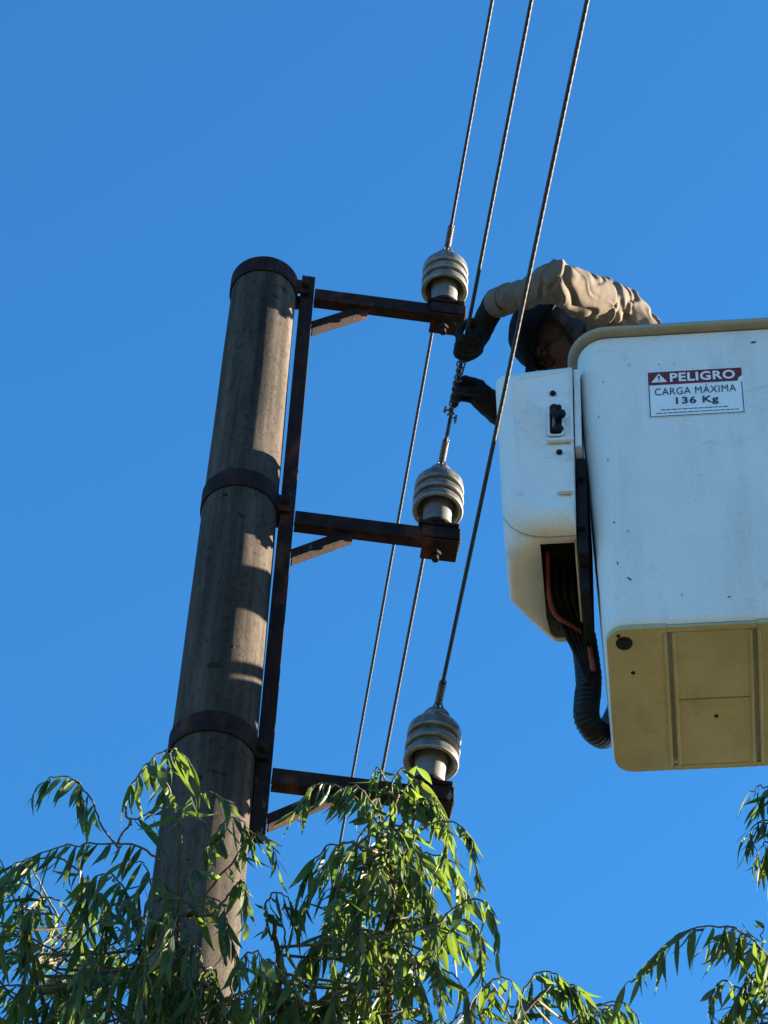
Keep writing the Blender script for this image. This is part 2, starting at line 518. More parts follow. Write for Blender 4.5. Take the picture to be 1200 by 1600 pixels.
# ------------------------------------------------------------------ insulators
TILT = ((0.0, 0.0), (0.02, 0.03), (0.06, -0.02))      # lean along A, along WD
INS_TOP = []
ins_labels = ('grey ribbed porcelain insulator on the topmost crossarm, beside the raised glove',
              'grey ribbed porcelain insulator on the middle crossarm',
              'grey ribbed porcelain insulator on the lowest crossarm, leaves across its foot')
for i, z in enumerate(ARMZ):
    base = AXIS + A * 0.565 + Z * (z + 0.027 + 0.0125)
    ax = (Z + A * TILT[i][0] + WD * (TILT[i][1] - 0.05)).normalized()
    t = thing('insulator', base, ins_labels[i], 'insulator', 'ribbed insulators on the crossarms')
    MB().lathe([(0.050, 0), (0.053, 0.004), (0.052, 0.012), (0.043, 0.020), (0.020, 0.024)], base, 32, ax).build('base_cap', 'rust', t, auto=40)
    MB().lathe([(0.030, 0.0205), (0.0395, 0.0215), (0.041, 0.03), (0.0405, 0.075), (0.043, 0.100), (0.046, 0.118)], base, 40, ax, caps=False).build('neck', 'neck', t, smooth=True)
    body_prof = [(0.044, 0.128), (0.050, 0.112), (0.059, 0.100), (0.0665, 0.0935), (0.0725, 0.0955), (0.0735, 0.100), (0.0732, 0.112), (0.0712, 0.1185), (0.0655, 0.1225),
                 (0.0632, 0.1260), (0.0632, 0.1345), (0.0655, 0.1372), (0.0728, 0.1400), (0.0735, 0.1430), (0.0732, 0.154), (0.0712, 0.1605), (0.0650, 0.1645),
                 (0.0628, 0.1680), (0.0628, 0.1760), (0.0650, 0.1785), (0.0715, 0.1815), (0.0722, 0.1850), (0.0722, 0.201), (0.0700, 0.2110), (0.0630, 0.2220), (0.0500, 0.2300), (0.0380, 0.2340),
                 (0.0330, 0.2390), (0.0315, 0.2470), (0.0350, 0.2550), (0.0370, 0.2620), (0.0330, 0.2700), (0.0200, 0.2740), (0.004, 0.2750)]
    ib = MB().lathe(body_prof, base, 56, ax).build('ribbed_body', 'porcelain', t, auto=60)
    for zr, r_ in ((0.0895, .0742), (0.1335, .0742), (0.1750, .0730)):      # drip rims, ground bounce painted in as a pale tone
        MB().lathe([(r_ - .0135, zr + .0060), (r_ - .009, zr + .0010), (r_ - .0030, zr + .0012), (r_ - .0006, zr + .0038), (r_ - .0002, zr + .0065), (r_ - .0020, zr + .0085), (r_ - .0135, zr + .0090)],
                   base, 56, ax, caps=False).build('drip_rim', 'rimbounce', ib, smooth=True)
    INS_TOP.append(base + ax * 0.2475 - A * 0.0)

# ------------------------------------------------------------------ conductors
wl = ('thin stranded power line on the left, tied to the topmost insulator',
      'stranded power line in the middle, the one the worker grips',
      'stranded power line on the right, passing in front of the bucket to the lowest insulator')
DW = [AZ + radians(0.0), AZ + radians(0.15), AZ + radians(0.35)]
for i in range(3):
    P0 = INS_TOP[i] + Z * 0.031
    d = Vector((-sin(DW[i]), cos(DW[i]), 0))
    side = Vector((cos(DW[i]), sin(DW[i]), 0))

    def cpt(s, P0=P0, d=d):      # a slack span: dips gently to both sides
        return P0 + d * s - Z * (0.006 * abs(s) - 0.00006 * s * s if abs(s) > .05 else 0.0)
    t = thing('power_line', P0, wl[i], 'power line', 'three power lines')
    R, rs, pit = 0.0013, 0.0044, 0.14
    mb = MB()
    n0, n1, st = -3.4, 3.6, 0.022
    steps = int((n1 - n0) / st)
    for k in range(6):
        pts = []
        for j in range(steps + 1):
            s = n0 + j * st; a = 2 * pi * s / pit + k * pi / 3
            pts.append(cpt(s) + R * (cos(a) * side + sin(a) * Z))
        mb.tube(pts, rs, 5, caps=False)
    mb.build('strands', 'wire', t, smooth=True)
    far = MB()
    far.tube([cpt(n0 - s) for s in (0, 2, 6, 14, 26, 40)], 0.0066, 8)
    far.tube([cpt(n1 + s) for s in (0, 2, 6, 14, 26, 40)], 0.0066, 8)
    far.build('span', 'wire', t, smooth=True)
    # tie: close coils round the conductor beside the insulator, and a loop round its neck
    tie = MB()
    for s0, s1 in ((-0.115, -0.038), (0.038, 0.10)):
        L = s1 - s0; turns = int(L / 0.0062); pts = []
        for j in range(turns * 8 + 1):
            s = s0 + L * j / (turns * 8); a = 2 * pi * j / 8
            pts.append(cpt(s) + 0.0080 * (cos(a) * side + sin(a) * Z))
        tie.tube(pts, 0.0029, 5)
    loop = [INS_TOP[i] + 0.0345 * (cos(a) * side + sin(a) * d) - Z * 0.002 for a in (2 * pi * k / 24 for k in range(25))]
    tie.tube(loop, 0.0032, 6)
    for sg in (-1, 1):
        for ss in (-1, 1):
            tie.tube(smooth_curve([INS_TOP[i] + side * ss * 0.034, INS_TOP[i] + side * ss * 0.014 + d * sg * 0.030 + Z * .018, cpt(sg * 0.042) + side * ss * 0.006]), 0.0026, 6)
    tie.build('tie_wire', 'tie', t, smooth=True)
    if i == 1:        # half unwound tie and its frayed ends under the gloves
        fr = MB()
        pts = []
        for j in range(200):
            s = -0.42 + 0.215 * j / 199; a = 2 * pi * s / 0.024
            pts.append(cpt(s) + (0.0095 + 0.0015 * sin(s * 90)) * (cos(a) * side + sin(a) * Z))
        fr.tube(pts, 0.0028, 5)
        for (s, dx, dz, dd) in ((-0.225, -0.012, 0.006, 0.012), (-0.20, 0.009, 0.004, 0.02)):
            b0 = cpt(s) + side * (0.008 if dx > 0 else -0.008)
            fr.tube(smooth_curve([b0, b0 + side * dx * .55 + Z * dz * .3, b0 + side * dx + Z * dz + d * dd, b0 + side * dx * .9 + Z * dz - d * .008]), 0.0032, 6)
        fr.tube(smooth_curve([cpt(-0.50) + side * .014, cpt(-.455) + side * .02 + Z * .004, cpt(-.40) + side * .012, cpt(-.36) + side * .009]), 0.0026, 6)
        fr.build('unwound_tie', 'tie', t, smooth=True)
    if i == 1: WIRE2 = cpt

# ------------------------------------------------------------------ bucket of the aerial lift
BA = radians(8)
RX = Vector((cos(BA), -sin(BA), 0)); DP = Vector((sin(BA), cos(BA), 0))
OB = at(900, 540, 8.3)


def L(u, v, w_): return OB + u * RX + v * DP + w_ * Z


def rrect(u0, u1, v0, v1, r, w_, k=8):
    out = []
    for (cu, cv, a0) in ((u0 + r, v0 + r, pi), (u1 - r, v0 + r, 1.5 * pi), (u1 - r, v1 - r, 0), (u0 + r, v1 - r, .5 * pi)):
        for j in range(k + 1):
            a = a0 + .5 * pi * j / k
            out.append(L(cu + r * cos(a), cv + r * sin(a), w_))
    return out


BH, TOPW, TAPU, TAPV = 1.08, 0.042, 0.050, 0.050
BW, BD = 0.62, 0.60


def bsec(w_, off=0.0, rr=None):
    k = -w_ / BH
    r = (0.085 - 0.035 * k) if rr is None else rr
    return rrect(TAPU * k - off, BW - TAPU * k + off, TAPV * k - off, BD - TAPV * k + off, max(.01, r + off), w_)


bucket = thing('aerial_bucket', L(BW / 2, BD / 2, -BH), 'white fibreglass lift bucket with danger sticker and olive grooved underside', 'lift bucket')
sb = MB()
rg = [bsec(-BH + .012, -0.020), bsec(-BH + .004, -0.008), bsec(-BH + .012, -0.001), bsec(-BH + .03, 0)]
rg += [bsec(-BH + .03 + (BH + TOPW - .050) * k / 10, 0) for k in range(1, 11)]
sb.rings(rg, cap0=True, cap1=False)
sb.build('outer_shell', 'gel', bucket, auto=50)
lp = MB()
lp.rings([bsec(TOPW + q, o_) for q, o_ in ((-.0165, -.001), (-.0160, .015), (-.0135, .0235), (-.006, .0255), (.001, .0235), (.004, .015), (.005, -.004), (.003, -.013))], False, False)
lp.build('rim', 'gelbounce', bucket, smooth=True)
il = MB()
il.rings([bsec(TOPW + .003, -.0135), bsec(-.2, -.0135), bsec(-.6, -.0135), bsec(-BH + .035, -.0135)], False, True)
il.build('liner', 'inner', bucket, auto=50)
# underside: three moulded panels with real grooves between them
u0, u1, v0, v1 = TAPU + .004, BW - TAPU - .004, TAPV + .004, BD - TAPV - .004
zb = -BH - 0.004
slots = (0.165, 0.2205), (0.385, 0.4405)
g1, g2 = 0.2085, 0.4165


def panel(ua, ub, va, vb, r, rl, rr_):
    """slab with rounded corners (rl on its left side, rr_ on its right side)"""
    def ring(w_, ins):
        out = []
        for (cu, cv, a0, r) in ((ua, va, pi, rl), (ub, va, 1.5 * pi, rr_), (ub, vb, 0, rr_), (ua, vb, .5 * pi, rl)):
            sx = 1 if cu == ua else -1; sy = 1 if cv == va else -1
            r2 = max(.002, r - ins); ccu, ccv = cu + sx * (ins + r2), cv + sy * (ins + r2)
            for j in range(6):
                a = a0 + .5 * pi * j / 5
                out.append(L(ccu + r2 * cos(a), ccv + r2 * sin(a), w_))
        return out
    return MB().rings([ring(zb - .006, .005), ring(zb - .0045, .0015), ring(zb, 0), ring(zb + .010, 0)])


SV = 0.014          # plain strip along the front and back edges closes the grooves
for va, vb in ((v0 + .001, v0 + SV + .004), (v1 - SV - .004, v1 - .001)):
    MB().box(L((g1 + g2) / 2, (va + vb) / 2, zb - .0005), RX * ((g2 - g1) / 2 + .0050), DP * (vb - va) / 2, Z * .005).build('edge_strip', 'bottom', bucket, bevel=.002)
panel(u0, g1 - .0042, v0, v1, 0, 0.048, 0.004).build('bottom_panel', 'bottom', bucket, auto=40)
for va, vb in ((v0 + SV + .004, (v0 + v1) / 2 - .0008), ((v0 + v1) / 2 + .0008, v1 - SV - .004)):
    panel(g1 + .0042, g2 - .0042, va, vb, 0, 0.004, 0.004).build('bottom_panel', 'bottom', bucket, auto=40)
panel(g2 + .0042, u1, v0, v1, 0, 0.004, 0.048).build('bottom_panel', 'bottom', bucket, auto=40)
for gx in (g1, g2):      # raised lips along the grooves
    for sgn in (-1, 1):
        MB().tube([L(gx + sgn * .0105, v0 + .022, zb - .0045), L(gx + sgn * .0105, v1 - .022, zb - .0045)], 0.0058, 8).build('groove_lip', 'bottom', bucket, smooth=True)
for (u, v) in ((0.098, 0.100),):
    pz = MB(); pz.lathe([(0.004, -.013), (0.012, -.013), (0.013, -.011), (0.020, -.0095), (0.0215, -.004)], L(u, v, zb), 24)
    pz.build('drain_plug', 'black', bucket, auto=40)
for (u, v) in ((0.085, 0.075), (0.115, 0.20), (0.315, 0.36)):
    MB().lathe([(0.002, -.0085), (0.0045, -.0085), (0.0055, -.006), (0.0055, -.003)], L(u, v, zb), 10).build('rivet', 'black', bucket, auto=40)


# ---- warning sticker on the front wall
def FR(u, w_, off):
    return L(u, TAPV * (-w_) / BH - off, w_)


def quad_plate(mb, u0, u1, w0, w1, off, th=0.0008):
    a = [FR(u0, w0, off), FR(u1, w0, off), FR(u1, w1, off), FR(u0, w1, off)]
    b = [FR(u0, w0, off - th), FR(u1, w0, off - th), FR(u1, w1, off - th), FR(u0, w1, off - th)]
    mb.add(a + b, [(0, 1, 2, 3), (4, 7, 6, 5), (0, 4, 5, 1), (1, 5, 6, 2), (2, 6, 7, 3), (3, 7, 4, 0)])
    return mb


SU0, SU1, SW0, SW1 = 0.187, 0.440, -0.316, -0.130
st = quad_plate(MB(), SU0, SU1, SW0, SW1, 0.0016, 0.0012).build('warning_sticker', 'signwhite', bucket)
bandw = SW1 - 0.056
red = MB()
poly = [(SU0 + .002, bandw), (SU1 - .016, bandw), (SU1 - .012, bandw + .014), (SU1 - .003, bandw + .022), (SU1 - .003, SW1 - .003), (SU0 + .002, SW1 - .003)]
red.add([FR(u, w_, 0.0023) for u, w_ in poly], [tuple(range(6))])
red.build('red_band', 'signred', st)
bd = MB(); bt = 0.0026
quad_plate(bd, SU0 + .002, SU0 + .002 + bt, SW0 + .002, bandw - .0005, 0.0023, .0004)
quad_plate(bd, SU1 - .004 - bt, SU1 - .004, SW0 + .002, bandw - .004, 0.0023, .0004)
quad_plate(bd, SU0 + .005, SU1 - .007, SW0 + .002, SW0 + .002 + bt, 0.0023, .0004)
bd.build('border', 'signnavy', st)


def text(s_, u, w_, height, width, mt, name, bold=0.0, off=0.0029):
    cu = bpy.data.curves.new('t', 'FONT'); cu.body = s_; cu.size = 1.0; cu.offset = bold; cu.resolution_u = 3
    cu.space_character = 1.08
    to = bpy.data.objects.new('t', cu); COL.objects.link(to)
    dg = bpy.context.evaluated_depsgraph_get()
    me = bpy.data.meshes.new_from_object(to.evaluated_get(dg), depsgraph=dg)
    bpy.data.objects.remove(to)
    xs = [v.co.x for v in me.vertices]; ys = [v.co.y for v in me.vertices]
    x0, x1, y0, y1 = min(xs), max(xs), min(ys), max(ys)
    for v in me.vertices:
        v.co = FR(u + (v.co.x - x0) / (x1 - x0) * width, w_ + (v.co.y - y0) / (y1 - y0) * height, off)
    me.materials.clear()
    return link(name, me, mt, st)


text('PELIGRO', SU0 + 0.060, bandw + .009, 0.036, 0.172, 'signwhite', 'lettering', 0.028)
text('CARGA MÁXIMA', SU0 + 0.018, bandw - .043, 0.036, 0.214, 'signnavy', 'lettering', 0.0)
text('136 Kg', SU0 + 0.072, bandw - .090, 0.036, 0.112, 'signnavy', 'lettering', 0.022)
for k in range(2):
    fl = MB(); uu = SU0 + (.032, .018)[k]; ue = SU1 - (.036, .018)[k]; yy = SW0 + (.027, .014)[k]
    x = uu
    while x < ue - .01:
        ln = random.uniform(.008, .02); quad_plate(fl, x, min(x + ln, ue), yy, yy + .0028, .0023, .0004); x += ln + .0022
    fl.build('small_print', 'signnavy', st)
tr = MB(); cx_, cw = SU0 + 0.031, bandw + .010
tr.add([FR(cx_ - .021, cw, .0029), FR(cx_ + .021, cw, .0029), FR(cx_, cw + .036, .0029)], [(0, 1, 2)])
tr.build('warning_triangle', 'signwhite', st)
ex = MB(); ex.add([FR(cx_ - .0015, cw + .011, .0034), FR(cx_ + .0015, cw + .011, .0034), FR(cx_ + .003, cw + .027, .0034), FR(cx_ - .003, cw + .027, .0034)], [(0, 1, 2, 3)])
ex.add([FR(cx_ - .0022, cw + .004, .0034), FR(cx_ + .0022, cw + .004, .0034), FR(cx_ + .0022, cw + .008, .0034), FR(cx_ - .0022, cw + .008, .0034)], [(0, 1, 2, 3)])
ex.build('exclamation_mark', 'signred', st)
# chips and scuffs in the gelcoat
for (u, w_, a, ln, wd_) in ((.118, -.918, -50, .018, .005), (.085, -.71, 60, .008, .004), (.12, -.745, 30, .006, .004), (.245, -.985, 0, .005, .004), (.475, -.03, 5, .016, .007), (.14, -.095, 0, .006, .004), (.22, -.10, 10, .006, .003), (.26, -.10, 0, .005, .003), (.055, -.30, 80, .012, .003), (.075, -.47, 75, .009, .003), (.09, -.86, 95, .014, .003), (.31, -.55, 20, .004, .003), (.40, -.70, 0, .004, .003), (.36, -1.0, 5, .010, .004), (.07, -.16, 40, .007, .003)):
    ca, sa = cos(radians(a)), sin(radians(a))
    pts = [FR(u + ca * ln * .5 * cos(q) - sa * wd_ * .5 * sin(q), w_ + sa * ln * .5 * cos(q) + ca * wd_ * .5 * sin(q), .0011) for q in (2 * pi * k / 9 + .3 for k in range(9))]
    MB().add(pts, [tuple(range(9))]).build('chip', 'signnavy', bucket)

# ---- control cover moulded on the left of the bucket
UL, UR, WT, WB, VD = -0.222, -0.012, -0.060, -0.730, 0.425


def cover_ring(v, ins, ul=UL, rB=.115):
    """section across the cover: square top, left wall leaning in a little, lower left corner rounded by rB"""
    out = []
    u_l, u_r, wt, wb = ul + ins, UR - ins * .15, WT - ins, WB + ins
    wtl = wt - 0.012 - ins * .3
    rT = 0.022
    lean = lambda w_: .026 * (wtl - w_) / (wtl - wb)
    out.append(L(u_r, v, wt))
    for j in range(1, 5): out.append(L(u_r + (u_l + rT - u_r) * j / 4, v, wt + (wtl - wt) * j / 4))
    for j in range(1, 6):
        a = pi / 2 + pi / 2 * j / 5; w_ = wtl - rT + rT * sin(a); out.append(L(u_l + rT + rT * cos(a) + lean(w_), v, w_))
    for j in range(1, 6): w_ = wtl - rT + (wb + rB - wtl + rT) * j / 5; out.append(L(u_l + lean(w_), v, w_))
    ub = u_l
    for j in range(1, 9):
        a = pi + pi / 2 * j / 8; w_ = wb + rB + rB * sin(a); ub = u_l + rB + rB * cos(a) + lean(w_); out.append(L(ub, v, w_))
    uo = max(-.105, ub + .003)
    for j in range(4): out.append(L(uo + (u_r - uo) * j / 3, v, wb))
    for j in range(1, 8): out.append(L(u_r, v, wb + (wt - wb) * j / 8))
    return out


spec = [(0.004, .050, UL, .10), (0.000, .046, UL, .10), (0.004, .036, UL, .10), (0.018, .012, UL, .108), (0.034, .003, UL, .112), (0.05, 0, UL, .112), (0.054, 0.003, UL, .112), (0.075, 0, UL, .075), (0.13, 0, UL, .028), (0.20, 0, UL, .022),
        (0.268, 0, UL, .020), (0.275, 0, UL + .003, .020), (0.33, 0, UL + .038, .02), (0.385, 0, UL + .076, .02), (0.40, 0, UL + .088, .02), (0.415, 0.002, UL + .096, .02), (VD, .012, UL + .104, .02)]
rgs = [cover_ring(*q) for q in spec]
nP = len(rgs[0])
cvm = MB(); cvm.v = [p for r in rgs for p in r]
for i in range(len(rgs) - 1):
    for k in range(nP):
        k2 = (k + 1) % nP
        vmid = (spec[i][0] + spec[i + 1][0]) / 2
        flat = 23 <= k <= 25          # the flat of the underside: open in the middle
        if flat and 0.076 < vmid < 0.40: continue
        cvm.f.append((i * nP + k, i * nP + k2, (i + 1) * nP + k2, (i + 1) * nP + k))
cvm.f.append(tuple(range(nP))[::-1]); e_ = (len(rgs) - 1) * nP; cvm.f.append(tuple(range(e_, e_ + nP)))
cover = cvm.build('control_cover', 'gel', bucket, auto=34)
bmx = bmesh.new(); bmx.from_mesh(cover.data); bmesh.ops.recalc_face_normals(bmx, faces=bmx.faces); bmx.to_mesh(cover.data); bmx.free()
sol = cover.modifiers.new('thickness', 'SOLIDIFY'); sol.thickness = 0.006; sol.offset = -1
# moulded lower skirt line: thin seam ledge along the lower edge
seam = [q + (q - L(-.1, q_v, -.5)).normalized() * .0005 for q_v in (0.052,) for q in cover_ring(0.052, .001, UL, .112)[15:27]]
MB().tube(seam, 0.0022, 6).build('seam', 'gelbounce', cover, smooth=True)
# lever slot: raised lip, flat dark plate painting the recess shade, lever and knob
lip = []
su, sw, hw, hh = -0.057, -0.321, 0.0185, 0.066
for (cu, cw_, a0) in ((su - hw + .012, sw - hh + .012, pi), (su + hw - .012, sw - hh + .012, 1.5 * pi), (su + hw - .012, sw + hh - .012, 0), (su - hw + .012, sw + hh - .012, .5 * pi)):
    for j in range(5):
        a = a0 + .5 * pi * j / 4; lip.append((cu + .012 * cos(a), cw_ + .012 * sin(a)))
FV = -0.0015
MB().tube([L(u, FV - .001, w_) for u, w_ in lip + lip[:2]], 0.0035, 8, caps=False).build('slot_lip', 'gel', cover, smooth=True)
MB().add([L(u, FV - .0005, w_) for u, w_ in lip], [tuple(range(len(lip)))]).build('slot_shade', 'blacksteel', cover)
lv = MB(); lv.tube(smooth_curve([L(su - .004, FV - .003, sw + .045), L(su - .004, FV - .016, sw + .01), L(su + .012, FV - .022, sw - .005)]), 0.007, 10); lv.ball(L(su + .015, FV - .022, sw - .004), .013)
lv.ball(L(su - .005, FV - .004, sw + .048), .010); lv.ball(L(su + .006, FV - .006, sw - .045), (.015, .010, .014), (RX, DP, Z))
lv.build('lever', 'black', cover, smooth=True)
MB().tube([L(su - .004, FV - .004, sw + .03), L(su - .006, FV - .008, sw - .04)], .004, 8).build('lever_rod', 'tie', cover, smooth=True)
for (u, w_) in ((-.064, -.205), (-.049, -.455)):
    MB().lathe([(.003, -.003), (.0065, -.0035), (.0085, -.001), (.0085, .003)], L(u, FV, w_), 14, DP).build('cover_bolt', 'black', cover, auto=40)
MB().box(L(-.0475, FV - .004, -.412), RX * .034, DP * .006, Z * .0055).build('ledge', 'gel', cover, bevel=.003, seg=3)
MB().box(L(-.034, FV - .004, -.622), RX * .021, DP * .006, Z * .0055).build('ledge', 'gel', cover, bevel=.003, seg=3)
# mechanism inside the open underside
mech = MB()
mech.box(L(-.060, .20, -.52), RX * .040, DP * .10, Z * .10)
mech.box(L(-.045, .32, -.60), RX * .030, DP * .05, Z * .09)
mech.build('valve_block', 'blacksteel', bucket, bevel=.004)
for k in range(5):
    MB().tube(smooth_curve([L(-.09 + .018 * k, .18 + .02 * k, -.58), L(-.095 + .02 * k, .25 + .01 * k, -.70), L(-.07 + .014 * k, .33, -.74 + .01 * k), L(-.03 + .008 * k, .40, -.80), L(-.005, .41, -.90)]),
              .0075, 8).build('hydraulic_line', 'black', bucket, smooth=True)
MB().tube(smooth_curve([L(-.092, .16, -.66), L(-.094, .24, -.725), L(-.080, .30, -.748), L(-.040, .345, -.745), L(-.012, .37, -.75)]), .0062, 8).build('red_line', 'red', bucket, smooth=True)
MB().tube(smooth_curve([L(-.006, .375, -.74), L(.004, .395, -.80), L(.010, .40, -.86)]), .0075, 8).build('red_line', 'red', bucket, smooth=True)
# bracket between cover and bucket wall
bk = MB()
bk.box(L(-.001, .10, -.23), RX * .0085, DP * .07, Z * .165)
bk.build('spacer_plate', 'gel', bucket, bevel=.003)
bk = MB()
bk.box(L(.004, .22, -.60), RX * .013, DP * .16, Z * .19)
bk.box(L(.004, .16, -.80), RX * .012, DP * .05, Z * .07)
bk.build('mounting_bracket', 'blacksteel', bucket, bevel=.004)
for (v, w_) in ((.055, -.50), (.055, -.70)):
    MB().lathe([(.004, -.012), (.009, -.012), (.009, .002)], L(.004, v, w_), 6, DP).build('bracket_bolt', 'blacksteel', bucket, auto=40)
# ribbed hose drooping behind the bucket
hp = smooth_curve([L(-.016, .42, -.70), L(-.008, .43, -.78), L(-.004, .44, -.86), L(-.010, .45, -.92), L(-.012, .465, -.965), L(.004, .49, -.985), L(.022, .53, -.965), L(.034, .59, -.90), L(.05, .65, -.80), L(.08, .69, -.66)], 16)
ho = MB(); rad = []
for j in range(len(hp)): rad.append(0.0330 + (0.0016 if j % 4 in (1, 2) else -0.0008) + 0.0012 * noise.noise(Vector((j * .13, 0, 3))))
ho.tube(hp, rad, 18); ho.build('ribbed_hose', 'hose', bucket, smooth=True)
# boom carrying the bucket, off behind it to the right and down to its turntable
b0, b1 = L(.15, 1.02, -.455), L(4.6, 1.02, -.62)  # unseen; end and height placed so the boom shades the pole
bm_ = MB(); bm_.tube([b0, b1], [.060, .075], 16); bm_.build('upper_boom', 'gel', bucket, auto=40)
MB().capsule(L(.12, 1.05, -.020), L(.56, 1.05, -.020), .085, .085, 20).build('shadow_drum', 'blacksteel', bucket, smooth=True)  # unseen drum added to cast a rounded shadow notch on the pole
MB().tube([L(.12, 1.04, -.325), L(2.6, 1.05, -.40)], .022, 12).build('shadow_rod', 'blacksteel', bucket, auto=40)  # unseen bar added for a thin shadow across the pole
bk = MB(); bk.box(L(.60, .80, -.26), RX * .02, DP * .235, Z * .36); bk.box(L(.50, .585, -.30), RX * .10, DP * .022, Z * .30)
bk.build('boom_bracket', 'blacksteel', bucket, bevel=.004)
lo = MB(); b2 = Vector((b1.x + .3, b1.y + 2.6, 1.25)); lo.tube([b1 + DP * .22, b2], .12, 12); lo.tube([b1 - DP * .12, b1 + DP * .36], .14, 16)
lo.tube([b2, Vector((b2.x, b2.y, -.02))], [.28, .42], 20); lo.build('lower_boom', 'gel', bucket, auto=40)

# ------------------------------------------------------------------ worker in the bucket
person = thing('person', L(.30, .33, -BH + .035), 'worker in beige shirt, dark helmet and black gloves leaning out of white bucket', 'person')
H1W, H2W = WIRE2(-0.475), WIRE2(-0.285)            # where the two hands hold the conductor
wdir = (WIRE2(-.6) - WIRE2(-.2)).normalized()      # towards the camera
J = dict(pel=L(.30, .33, -.10), belly=L(.26, .32, .06), chest=L(.17, .31, .24), neckb=L(.075, .30, .375),
         s1=L(.115, .155, .355), e1=L(-.042, -.060, .220), w1=L(-.235, .125, .385),
         s2=L(.085, .465, .35), e2=L(-.02, .620, .40), w2=L(-.235, .43, .288),
         h1=L(.30, .245, -.13), h2=L(.30, .415, -.13), k1=L(.24, .235, -.55), k2=L(.25, .43, -.55), a1=L(.33, .235, -.945), a2=L(.33, .43, -.945))
HC = L(-.055, .275, .425)
UVW = lambda u, v, w_: u * RX + v * DP + w_ * Z
KR = UVW(-.80, -.10, .58).normalized()             # towards the crown
FC = UVW(-.50, .42, -.75); FC = (FC - FC.dot(KR) * KR).normalized()   # the way the face looks
SD = KR.cross(FC)
AX = (SD, FC, KR)
bd_ = MB()
bd_.ball(HC + KR * .025 - FC * .008, (.076, .094, .090), AX, 24, 16)
bd_.ball(HC - KR * .045 + FC * .028, (.060, .062, .062), AX, 20, 12)
bd_.ball(HC - KR * .098 + FC * .062, (.026, .022, .020), AX)
for sg in (-1, 1):
    bd_.ball(HC - KR * .030 + FC * .060 + SD * sg * .036, (.026, .026, .026), AX)          # cheek
    bd_.ball(HC + KR * .012 + FC * .083 + SD * sg * .030, (.024, .012, .010), AX)          # brow
    bd_.ball(HC - KR * .070 - FC * .005 + SD * sg * .046, (.018, .034, .026), AX)          # jaw
    bd_.ball(HC - KR * .014 - FC * .008 + SD * sg * .080, (.010, .020, .031), AX)          # ear
    bd_.ball(HC - KR * .047 + FC * .096 + SD * sg * .011, (.008, .010, .007), AX)          # nostril wing
bd_.capsule(HC + KR * .002 + FC * .084, HC - KR * .040 + FC * .110, .009, .0125)
bd_.ball(HC - KR * .070 + FC * .084, (.022, .010, .006), AX); bd_.ball(HC - KR * .082 + FC * .081, (.018, .010, .007), AX)
bd_.capsule(HC - KR * .05 - FC * .015, J['neckb'], .055, .062)
bd_.capsule(J['neckb'], J['chest'], .08, .115); bd_.capsule(J['chest'], J['belly'], .125, .125); bd_.capsule(J['belly'], J['pel'], .125, .13)
for i in '12':
    bd_.capsule(J['neckb'], J['s' + i], .06, .055); bd_.capsule(J['chest'], J['s' + i], .09, .055)
    bd_.capsule(J['s' + i], J['e' + i], .050, .038); bd_.capsule(J['e' + i], J['w' + i], .038, .027)
    bd_.capsule(J['pel'], J['h' + i], .10, .085); bd_.capsule(J['h' + i], J['k' + i], .080, .055); bd_.capsule(J['k' + i], J['a' + i], .055, .036)
bme = remeshed(bd_, 0.0052, 3, .4)
body = link('body', bme, 'skin', person)
for sg in (-1, 1):
    eb = MB(); eb.ball(HC - KR * .006 + FC * .0800 + SD * sg * .031, .0105); eb.build('eye', 'eye', body, smooth=True)
    ew = MB(); ew.tube(smooth_curve([HC + KR * .017 + FC * .094 + SD * sg * .014, HC + KR * .021 + FC * .093 + SD * sg * .032, HC + KR * .013 + FC * .082 + SD * sg * .052]), .0035, 6); ew.build('eyebrow', 'hair', body, smooth=True)
# shirt
shm = MB()
shm.capsule(J['belly'] - UVW(-.02, 0, .10), J['belly'], .150, .150); shm.capsule(J['belly'], J['chest'], .150, .148)
shm.capsule(J['chest'], J['neckb'], .140, .080)
for i, sg in (('1', 1), ('2', 1)):
    shm.capsule(J['chest'] + UVW(.01, 0, .02), J['s' + i], .115, .078); shm.capsule(J['neckb'], J['s' + i], .070, .076)
    mid = (J['s' + i] + J['e' + i]) / 2
    shm.capsule(J['s' + i], mid, .076, .066); shm.capsule(mid, J['e' + i], .066, .056)
    mid = (J['e' + i] + J['w' + i]) / 2 + UVW(0, 0, -.004)
    shm.capsule(J['e' + i], mid, .056, .044); shm.capsule(mid, J['w' + i] + (J['e' + i] - J['w' + i]) * .12, .043, .037)
sme = remeshed(shm, 0.0046, 12, .5)
segs = [(J['s1'], J['e1']), (J['e1'], J['w1']), (J['s2'], J['e2']), (J['e2'], J['w2']), (J['belly'], J['neckb'])]


